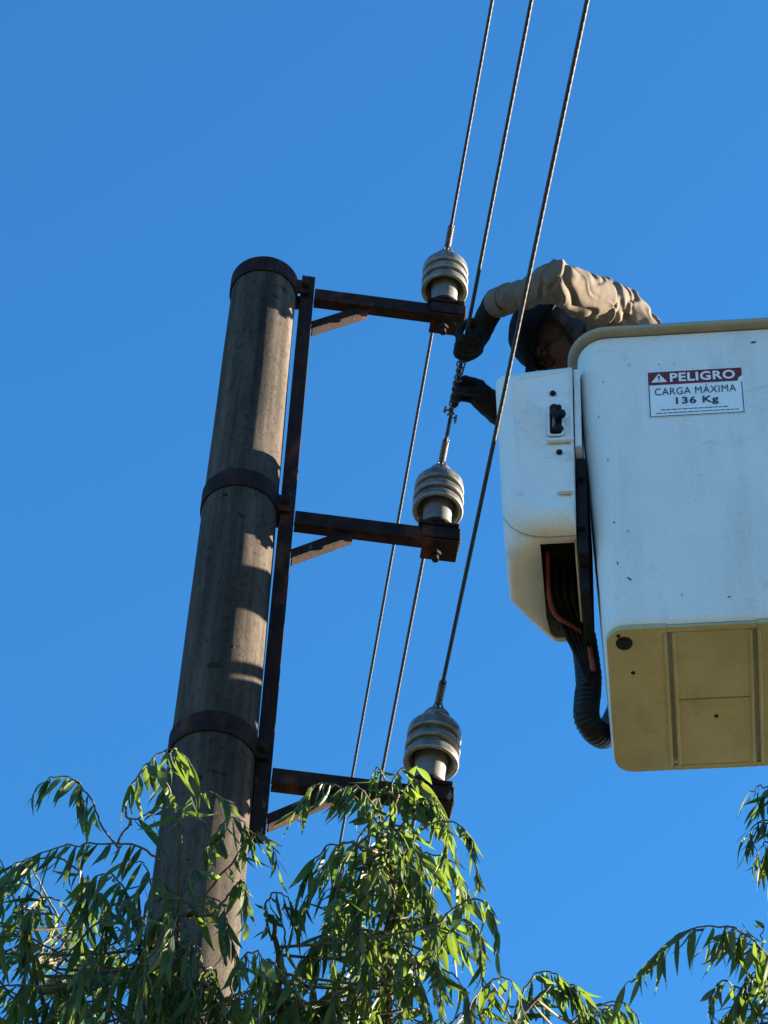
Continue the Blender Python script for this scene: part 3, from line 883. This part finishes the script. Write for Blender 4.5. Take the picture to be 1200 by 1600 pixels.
def folds(p, n_):
    best, bd2 = None, 9
    for a, b in segs:
        ab = b - a; tt = max(0, min(1, (p - a).dot(ab) / ab.length_squared)); dd = (p - a - ab * tt).length
        if dd < bd2: bd2, best = dd, (a, b, tt)
    a, b, tt = best
    d = (b - a).normalized(); x = d.orthogonal().normalized(); y = d.cross(x); q = p - a
    wob = noise.noise(p * 8) * 1.2
    al, qx, qy = q.dot(d), q.dot(x), q.dot(y)
    c = Vector((al * 9 + wob + qx * 6 - qy * 4, qx * 3 - al * 2, qy * 3 + al * 1.5))
    c2 = Vector((al * 13 - qx * 9 + wob * 1.3 + 4, qx * 4, qy * 5 + 2))
    n1 = noise.noise(c); n2 = noise.noise(c2); n3 = noise.noise(Vector((al * 6 + qx * 12 + wob, qx * 3 + 7, al * 8 - qy * 6)))
    soft = .007 * (1 - abs(n1) * 2) + .004 * n2
    crease = -.012 * math.exp(-(n1 / .11) ** 2) - .006 * math.exp(-(n2 / .10) ** 2) - .004 * math.exp(-(n3 / .08) ** 2)
    ridge = .006 * math.exp(-((n1 - .16) / .07) ** 2) + .005 * math.exp(-((n3 + .14) / .06) ** 2)
    bend = 1.0 if tt > .6 or tt < .35 else .75
    return bend * (soft * .6 + crease + ridge) + .0010 * noise.noise(p * 30)


displace(sme, folds)
for _ in range(1):
    bms = bmesh.new(); bms.from_mesh(sme); bmesh.ops.smooth_vert(bms, verts=bms.verts, factor=.4, use_axis_x=True, use_axis_y=True, use_axis_z=True); bms.to_mesh(sme); bms.free()
shirt = link('shirt', sme, 'shirt', person)
cl = MB()
nd = (HC - KR * .05 - J['neckb']).normalized()
cl.lathe([(.074, -.012), (.079, .004), (.073, .026), (.068, .027), (.067, .0)], J['neckb'] + nd * .035, 32, nd, caps=False)
cl.build('collar', 'shirt', shirt, smooth=True)
for i in '12':
    d = (J['w' + i] - J['e' + i]).normalized()
    cf = MB(); cf.lathe([(.039, -.062), (.0435, -.056), (.0425, -.012), (.0390, -.007), (.036, -.012)], J['w' + i], 24, d, caps=False); cf.build('cuff', 'shirt', shirt, smooth=True)
tm = MB()
tm.capsule(J['belly'] - UVW(-.01, 0, .06), J['pel'], .138, .145)
for i in '12':
    tm.capsule(J['pel'], J['h' + i], .12, .105); tm.capsule(J['h' + i], J['k' + i], .10, .075); tm.capsule(J['k' + i], J['a' + i] + Z * .03, .075, .068)
link('trousers', remeshed(tm, .012, 5), 'trousers', person)
for i in '12':
    a = J['a' + i]; bt = MB(); fl_ = OB.z - BH + .035
    bt.capsule(a + Z * .06, Vector((a.x, a.y, fl_ + .055)), .052, .052)
    bt.capsule(Vector((a.x, a.y, fl_ + .045)) + RX * .03, Vector((a.x, a.y, fl_ + .040)) - RX * .165, .046, .038)
    bme2 = remeshed(bt, .009, 4)
    for v in bme2.vertices: v.co.z = max(v.co.z, fl_ + .001)
    link('boot', bme2, 'black', person)


# gloves closed on the conductor
def glove(wrist, elbow, wp, sgn, gaunt):
    e1 = wrist - wp; e1 = (e1 - e1.dot(wdir) * wdir).normalized(); e2 = wdir.cross(e1) * sgn
    pc = wp + e1 * .040
    gm = MB()
    fd = (wrist - elbow).normalized()
    gm.capsule(wrist - fd * .025, wrist, .034, .034)                           # wrist under the cuff
    gm.capsule(wrist, pc + e1 * .018, .047 if gaunt else .036, .038 if gaunt else .034)
    if gaunt: gm.capsule(wrist - fd * .17, wrist, .074, .050)                      # flared gauntlet
    for k in range(4):                                                          # palm, four knuckle rows
        o = wdir * (k - 1.5) * .0205
        gm.capsule(pc + e1 * .022 + o * .75, pc + e2 * .022 + o, .021, .0155)
        ln = (.92, 1.0, .97, .84)[k]
        ch = [pc + e2 * .022 + o]
        for (r, th) in ((.034, 62), (.030, 125), (.026, 185), (.020, 232)):
            a = radians(th * ln); ch.append(wp + o * 1.02 + r * (cos(a) * e1 + sin(a) * e2))
        for a_, b_, ra, rb in zip(ch[:-1], ch[1:], (.0150, .0142, .0132, .0122), (.0142, .0132, .0122, .0108)): gm.capsule(a_, b_, ra, rb, 10)
    o = wdir * .040 * (1)                                                       # thumb leaves the side of the palm
    ch = [pc + e1 * .020 + wdir * .026, pc - e2 * .022 + o, wp + .030 * (cos(radians(-70)) * e1 + sin(radians(-70)) * e2) + wdir * .036, wp + .024 * (cos(radians(-135)) * e1 + sin(radians(-135)) * e2) + wdir * .026]
    for a_, b_, ra, rb in zip(ch[:-1], ch[1:], (.017, .0142, .0125), (.0142, .0125, .0105)): gm.capsule(a_, b_, ra, rb, 10)
    gme = remeshed(gm, .0042, 3, .4)
    displace(gme, lambda p, n_: .0022 * noise.noise(p * 60))
    go = link('glove', gme, 'glove', person)
    pt = MB(); pt.box(pc + e1 * .004 - e2 * .0 - (wp - CAM).normalized() * .0255, wdir * .007, e1 * .005, (wp - CAM).normalized() * .003)
    pt.build('knuckle_patch', 'patch', go, bevel=.002)
    return go


glove(J['w1'], J['e1'], H1W, -1, False)
glove(J['w2'], J['e2'], H2W + RX * .026, 1, True)
# helmet: shell with peak and brim, chin strap
hm = MB(); hrs = []
hc = HC + KR * .022 - FC * .006
for (hh, sc_) in ((-.012, 1.0), (.012, 1.0), (.040, .965), (.068, .88), (.092, .74), (.109, .54), (.119, .30), (.1225, .06)):
    hrs.append([hc + KR * hh + SD * .112 * sc_ * cos(a) + FC * .134 * sc_ * sin(a) for a in (2 * pi * k / 40 for k in range(40))])
hm.rings(hrs, cap0=False, cap1=True)
he = hm.build('helmet', 'helmet', person, smooth=True)
sd_ = he.modifiers.new('t', 'SOLIDIFY'); sd_.thickness = .004; sd_.offset = -1
br_ = MB(); o1, i1, o2 = [], [], []
for k in range(48):
    a = 2 * pi * k / 48; pk = max(0, sin(a)) ** 2.2
    ou = .014 + .040 * pk
    i1.append(hc - KR * .010 + SD * .112 * cos(a) + FC * .134 * sin(a)); o1.append(hc - KR * (.014 + .010 * pk) + SD * (.112 + ou) * cos(a) + FC * (.134 + ou) * sin(a))
    o2.append(o1[-1] - KR * .004)
br_.rings([i1, o1, o2, [p - KR * .005 for p in i1]], False, False); br_.build('brim', 'helmet', he, smooth=True)
rb_ = MB(); rb_.tube([hc + KR * (.118 * cos(a)) + FC * (.127 * sin(a)) + KR * .008 for a in (-1.15 + 2.3 * k / 20 for k in range(21))], .009, 8); rb_.build('crest', 'helmet', he, smooth=True)
stp = MB()
for sg in (-1, 1):
    stp.tube(smooth_curve([hc - KR * .01 + SD * sg * .108, HC - KR * .05 + SD * sg * .076 + FC * .015, HC - KR * .112 + SD * sg * .018 + FC * .058]), .0045, 6)
stp.build('chin_strap', 'black', he, smooth=True)

# ------------------------------------------------------------------ willow foliage in front of the pole
LEAFV = []
rl = random.Random(3)
for vi in range(8):
    wd_, curl, fold, bendx = rl.uniform(.062, .088), rl.uniform(.05, .34), rl.uniform(.15, .45), rl.uniform(-.14, .14)
    vs_, fs = [], []
    nl = 7
    prof = [0.12, .62, .92, 1.0, .88, .64, .34, .02]
    for j in range(nl + 1):
        t_ = j / nl; hw = wd_ * prof[j]; zc = -curl * t_ * t_; xc = bendx * t_ * t_
        vs_ += [(xc - hw, t_, zc + hw * fold), (xc, t_, zc), (xc + hw, t_, zc + hw * fold)]
    for j in range(nl):
        for k in range(2): fs.append((j * 3 + k, j * 3 + k + 1, (j + 1) * 3 + k + 1, (j + 1) * 3 + k))
    LEAFV.append((vs_, fs))
LEAFME = []
for vi, (vs_, fs) in enumerate(LEAFV):
    me = bpy.data.meshes.new('leaf'); me.from_pydata(vs_, [], fs); me.polygons.foreach_set('use_smooth', [True] * len(fs))
    at_ = me.attributes.new('rnd', 'FLOAT', 'FACE'); at_.data.foreach_set('value', [vi / 8.0 * .2] * len(fs)); me.materials.append(M['leaf']); LEAFME.append(me)


class Tree:
    def __init__(s, base, label, seed):
        s.base = Vector(base); s.root = thing('willow_tree', base, label, 'tree', None); s.leaves = []; s.twigs = MB(); s.limbs = []; s.r = random.Random(seed)

    def limb(s, pts, r0, r1):
        c = smooth_curve(pts, 8); n_ = len(c)
        for i in range(1, n_ - 1): c[i] = c[i] + Vector((s.r.uniform(-1, 1), s.r.uniform(-1, 1), s.r.uniform(-1, 1))) * .004
        MB().tube(c, [r0 + (r1 - r0) * i / (n_ - 1) for i in range(n_)], 8 if r0 < .03 else 14).build('branch', 'bark', s.root, smooth=True)
        s.limbs += c

    def spray(s, pts, step=.021, size=(.066, .116), hang=1.0, r0=.0028, skip=.12, join=False):
        c = smooth_curve(pts, 10); n_ = len(c)
        ph = s.r.uniform(0, 50)
        for i in range(2, n_): c[i] = c[i] + Vector((noise.noise(Vector((i * .35, ph, 0))), noise.noise(Vector((i * .35, ph, 9))), noise.noise(Vector((i * .35, ph, 20))))) * .006
        if join and s.limbs:
            q = min(s.limbs, key=lambda p: (p - c[0]).length); dd = (q - c[0]).length
            if dd < .9: s.twigs.tube(smooth_curve([q, (q + c[0]) / 2 - Z * .03 * dd, c[0]], 5), [.0035] * 6 + [.003] * 5, 5)
        s.twigs.tube(c, [r0 * (1 - .65 * i / (n_ - 1)) for i in range(n_)], 5)
        acc, tot, sgn = 0.0, sum((c[i + 1] - c[i]).length for i in range(n_ - 1)), 1
        nxt = tot * skip
        for i in range(n_ - 1):
            sg = c[i + 1] - c[i]; l_ = sg.length
            if l_ < 1e-6: continue
            tg = sg / l_
            while nxt < acc + l_:
                p = c[i] + tg * (nxt - acc); f = nxt / tot
                side = tg.cross(Z); side = side.normalized() if side.length > .1 else Vector((1, 0, 0)); side = Quaternion(tg, s.r.uniform(-1.1, 1.1)) @ (side * sgn)
                d = (tg * s.r.uniform(.3, .75) + side * s.r.uniform(.1, .55) - Z * hang * s.r.choice((.5, .9, 1.2, 1.5, 1.9))).normalized()
                s.leaf(p, d, s.r.uniform(*size) * (1 - .35 * max(0, f - .65) / .35) * (s.r.uniform(.45, .8) if s.r.random() < .22 else 1))
                sgn = -sgn; nxt += .80 * step * s.r.choice((.2, .4, .65, .9, 1.2, 1.8))
            acc += l_
        s.leaf(c[-1], (c[-1] - c[-3] - Z * .01).normalized(), s.r.uniform(*size) * .8)

    def leaf(s, p, d, ln):
        nrm = Vector((s.r.gauss(0, 1), s.r.gauss(0, 1), s.r.gauss(.35, 1)))
        nrm = (nrm - nrm.dot(d) * d).normalized(); x = d.cross(nrm)
        wsc = s.r.uniform(.7, 1.3)
        m_ = Matrix((x * ln * wsc, d * ln, nrm * ln)).transposed().to_4x4(); m_.translation = p
        s.leaves.append((m_, s.r.randrange(8), s.r.random(), ln))

    def finish(s, cap=300):
        s.twigs.build('twigs', 'twig', s.root, smooth=True)
        vis = []
        for i, (m_, vi, rn, ln) in enumerate(s.leaves):
            x, y, d = proj(m_.translation + m_.col[1].xyz * .5)
            if -10 < x < 1210 and y < 1610: vis.append((ln / d * (1 if y < 1590 else .5), i))
        vis.sort(reverse=True)
        # the leaves that show largest are objects of their own
        own = set(i for _, i in vis[:cap])
        T = Matrix.Translation(-s.base)
        rest = MB(); rv = []
        for i, (m_, vi, rn, ln) in enumerate(s.leaves):
            if i in own:
                o = bpy.data.objects.new('leaf', LEAFME[vi]); COL.objects.link(o); o.parent = s.root; o.matrix_basis = T @ m_
            else:
                vs_, fs = LEAFV[vi]; rest.add([m_ @ Vector(v) for v in vs_], fs); rv += [rn] * len(fs)
        if rest.f:
            me = bpy.data.meshes.new('foliage'); me.from_pydata([tuple(p) for p in rest.v], [], rest.f); me.polygons.foreach_set('use_smooth', [True] * len(rest.f))
            a_ = me.attributes.new('rnd', 'FLOAT', 'FACE'); a_.data.foreach_set('value', rv)
            o = link('foliage', me, 'leaf', s.root); o['kind'] = 'stuff'


def rand_sprays(T, n_, x0, x1, y0, y1, d0, d1, ln=(.20, .36), **kw):
    for _ in range(n_):
        p = at(T.r.uniform(x0, x1), T.r.uniform(y0, y1), T.r.uniform(d0, d1))
        a = T.r.uniform(0, 2 * pi); h = Vector((cos(a), sin(a), 0)); l_ = T.r.uniform(*ln); b = h.cross(Z) * T.r.uniform(-.2, .2)
        T.spray([p, p + h * .30 * l_ + Z * .20 * l_, p + (h * .62 + b) * l_ + Z * .16 * l_, p + (h * .85 + b * 1.5) * l_ - Z * .25 * l_, p + (h * .90 + b * 1.7) * l_ - Z * .80 * l_], join=True, **kw)


def pxs(pts, d): return [at(x, y, d + (q[0] if q else 0)) for x, y, *q in pts]


jA = at(430, 2150, 6.25)
tA = Tree((jA.x + .12, jA.y - .45, -.05), 'willow with drooping narrow leaves in front of the concrete pole', 11)
bA = tA.base
MB().tube(smooth_curve([bA, bA + Vector((.03, .05, 1.2)), bA + Vector((-.04, .18, 2.6)), bA + Vector((-.08, .3, 3.9)), jA], 8), [.11 - .055 * i / 32 for i in range(33)], 18).build('trunk', 'bark', tA.root, smooth=True)
tA.limb([jA] + pxs([(330, 1850), (285, 1640), (279, 1450), (283, 1275)], 6.5), .011, .003)
tA.limb([jA] + pxs([(260, 1820), (229, 1600), (219, 1480), (216, 1400)], 6.6), .010, .003)
tA.limb([jA] + pxs([(180, 1850), (100, 1680), (60, 1540), (30, 1400)], 6.7), .012, .003)
tA.limb([jA] + pxs([(500, 1850), (590, 1680), (607, 1480), (612, 1290), (625, 1225)], 6.75), .024, .004)
tA.limb([jA] + pxs([(450, 1850), (440, 1680), (436, 1520), (425, 1430)], 6.5), .016, .004)
tA.limb([jA] + pxs([(620, 1850), (730, 1700), (800, 1600), (860, 1540)], 6.9), .016, .003)
big = dict(size=(.095, .14))
# hand placed sprays that draw the outline against the sky
for pts, d, kw in (
    ([(185, 1325), (160, 1290), (142, 1252), (118, 1218), (83, 1214), (52, 1236)], 6.55, dict(step=.017, skip=.35, hang=1.5)),
    ([(118, 1218), (128, 1240), (136, 1262)], 6.55, dict(step=.02, hang=1.6)),
    ([(183, 1318), (205, 1285), (233, 1268), (272, 1258)], 6.5, dict(step=.022, skip=.4, hang=1.1)),
    ([(205, 1290), (195, 1250), (215, 1212), (245, 1180), (275, 1172), (300, 1195)], 6.35, dict(step=.016, skip=.3, hang=1.4, **big)),
    ([(281, 1290), (262, 1228), (255, 1188), (268, 1172)], 6.4, dict(step=.02, hang=1.3, **big)),
    ([(283, 1275), (300, 1245), (330, 1238), (350, 1250)], 6.4, dict(step=.017, hang=1.1)),
    ([(283, 1400), (320, 1330), (350, 1285), (375, 1280), (392, 1310)], 6.45, dict(step=.016, hang=1.2)),
    ([(300, 1420), (360, 1350), (400, 1305), (425, 1320), (436, 1360)], 6.45, dict(step=.017, hang=1.0, skip=.35)),
    ([(250, 1345), (215, 1322), (165, 1318), (104, 1322), (42, 1342), (0, 1362)], 6.5, dict(step=.014, hang=1.5)),
    ([(150, 1400), (110, 1350), (60, 1340), (15, 1365), (-10, 1400)], 6.7, dict(step=.015, hang=1.4)),
    ([(40, 1480), (20, 1400), (5, 1352), (-20, 1340)], 6.6, dict(step=.015, hang=1.2)),
    ([(225, 1480), (200, 1400), (170, 1365), (140, 1380), (125, 1420)], 6.6, dict(step=.015, hang=1.4)),
    ([(225, 1440), (235, 1385), (225, 1350), (200, 1345)], 6.6, dict(step=.018, hang=1.4)),
    ([(225, 1520), (205, 1470), (180, 1450), (160, 1470)], 6.6, dict(step=.018, hang=1.2)),
    ([(425, 1470), (415, 1420), (430, 1395), (452, 1405), (462, 1430)], 6.5, dict(step=.014, hang=1.2)),
    ([(436, 1520), (445, 1470), (440, 1430), (446, 1415)], 6.5, dict(step=.02, hang=1.2)),
    ([(612, 1310), (570, 1262), (520, 1225), (485, 1232), (462, 1268)], 6.8, dict(step=.013, hang=1.3, skip=.25)),
    ([(612, 1320), (585, 1262), (560, 1228), (530, 1232)], 6.8, dict(step=.014, hang=1.4)),
    ([(615, 1290), (610, 1230), (625, 1203), (650, 1202)], 6.75, dict(step=.015, hang=1.2)),
    ([(620, 1260), (600, 1215), (590, 1200), (580, 1210)], 6.75, dict(step=.016, hang=1.2, size=(.06, .09))),
    ([(618, 1270), (640, 1222), (660, 1224), (685, 1255), (700, 1295)], 6.75, dict(step=.012, hang=1.3)),
    ([(620, 1300), (650, 1255), (678, 1255), (698, 1290), (708, 1325)], 6.7, dict(step=.012, hang=1.3)),
    ([(612, 1380), (570, 1330), (535, 1320), (510, 1350)], 6.75, dict(step=.013, hang=1.3)),
    ([(608, 1450), (560, 1395), (525, 1385), (505, 1400)], 6.75, dict(step=.013, hang=1.2)),
    ([(610, 1480), (650, 1430), (680, 1430), (708, 1455), (728, 1480)], 6.75, dict(step=.014, hang=.9)),
    ([(610, 1560), (660, 1480), (705, 1465), (738, 1490)], 6.75, dict(step=.014, hang=1.2)),
    ([(607, 1540), (560, 1470), (520, 1455), (488, 1478)], 6.75, dict(step=.013, hang=1.1)),
    ([(730, 1660), (748, 1560), (780, 1528), (806, 1545), (820, 1590)], 6.8, dict(step=.020, hang=.9, skip=.3)),
    ([(790, 1640), (812, 1560), (838, 1522), (872, 1525), (905, 1560), (915, 1600)], 7.1, dict(step=.012, hang=1.3, size=(.07, .11))),
    ([(800, 1660), (830, 1580), (862, 1545), (900, 1540), (938, 1580)], 7.1, dict(step=.013, hang=1.2, size=(.07, .11))),
):
    tA.spray(pxs(pts, d), **kw)
rand_sprays(tA, 36, 0, 225, 1465, 1660, 6.3, 7.0)
rand_sprays(tA, 9, -30, 130, 1420, 1500, 6.4, 7.0, ln=(.14, .26))
rand_sprays(tA, 18, 235, 375, 1450, 1640, 6.2, 6.8, ln=(.14, .26))
rand_sprays(tA, 5, 255, 345, 1390, 1450, 6.3, 6.7, ln=(.10, .18))
rand_sprays(tA, 17, 390, 510, 1540, 1650, 6.3, 6.9, ln=(.12, .24))
rand_sprays(tA, 34, 545, 670, 1290, 1440, 6.5, 7.0, ln=(.10, .20))
rand_sprays(tA, 36, 510, 680, 1440, 1650, 6.4, 7.0, ln=(.12, .24))
rand_sprays(tA, 6, 690, 760, 1600, 1680, 6.5, 7.0, ln=(.12, .22))
rand_sprays(tA, 6, 790, 920, 1590, 1660, 6.9, 7.3, ln=(.12, .2), size=(.07, .11))
rand_sprays(tA, 70, -150, 900, 1680, 2050, 6.0, 7.1, ln=(.25, .45), step=.03)
tA.finish(300)

jB = at(1400, 1950, 6.7)
tB = Tree((jB.x + .5, jB.y - .2, -.05), 'willow branches hanging in at the right edge below the bucket', 5)
bB = tB.base
MB().tube(smooth_curve([bB, bB + Vector((.03, .05, 1.3)), bB + Vector((-.1, .08, 2.7)), bB + Vector((-.25, .14, 4.0)), jB], 8), [.12 - .06 * i / 32 for i in range(33)], 18).build('trunk', 'bark', tB.root, smooth=True)
tB.limb([jB] + pxs([(1330, 1750), (1260, 1600), (1200, 1500)], 6.6), .022, .005)
tB.limb([jB] + pxs([(1360, 1700), (1310, 1500), (1250, 1330), (1215, 1230)], 6.6), .022, .005)
for pts, d, kw in (
    ([(1215, 1510), (1170, 1462), (1125, 1446), (1075, 1452), (1030, 1485), (1000, 1520)], 6.5, dict(step=.017, hang=1.6, skip=.05, **big)),
    ([(1100, 1452), (1060, 1462), (1010, 1510), (975, 1540)], 6.5, dict(step=.035, hang=.5, skip=.5, **big)),
    ([(1200, 1500), (1180, 1470), (1160, 1455), (1150, 1462)], 6.55, dict(step=.025, hang=1.0)),
    ([(1240, 1570), (1205, 1520), (1190, 1475), (1193, 1445)], 6.55, dict(step=.03, hang=.5)),
    ([(1240, 1290), (1210, 1245), (1190, 1228), (1172, 1238)], 6.6, dict(step=.02, hang=1.1, size=(.06, .09))),
    ([(1245, 1340), (1215, 1300), (1190, 1285), (1172, 1305)], 6.6, dict(step=.015, hang=1.2)),
    ([(1250, 1380), (1220, 1325), (1195, 1315), (1180, 1340)], 6.6, dict(step=.015, hang=1.2)),
    ([(1250, 1300), (1222, 1255), (1195, 1240), (1180, 1262)], 6.6, dict(step=.013, hang=1.2)),
    ([(1250, 1350), (1225, 1300), (1200, 1282), (1178, 1290), (1168, 1318)], 6.6, dict(step=.013, hang=1.2)),
    ([(1245, 1370), (1222, 1340), (1200, 1330), (1186, 1352)], 6.6, dict(step=.013, hang=1.2)),
    ([(1215, 1520), (1180, 1480), (1140, 1465), (1100, 1478)], 6.55, dict(step=.016, hang=1.3)),
    ([(1260, 1600), (1215, 1540), (1175, 1530), (1150, 1560)], 6.6, dict(step=.016, hang=1.2)),
    ([(1250, 1620), (1210, 1570), (1170, 1555), (1130, 1590)], 6.6, dict(step=.015, hang=1.2)),
    ([(1250, 1660), (1210, 1600), (1160, 1575), (1120, 1600)], 6.7, dict(step=.015, hang=1.2)),
):
    tB.spray(pxs(pts, d), join=False, **kw)
rand_sprays(tB, 6, 1180, 1260, 1590, 1660, 6.4, 6.9)
rand_sprays(tB, 4, 1250, 1310, 1240, 1370, 6.5, 7.0, ln=(.10, .16))
rand_sprays(tB, 30, 1340, 1650, 1250, 2000, 6.3, 7.2, ln=(.25, .45), step=.03)
tB.finish(220)
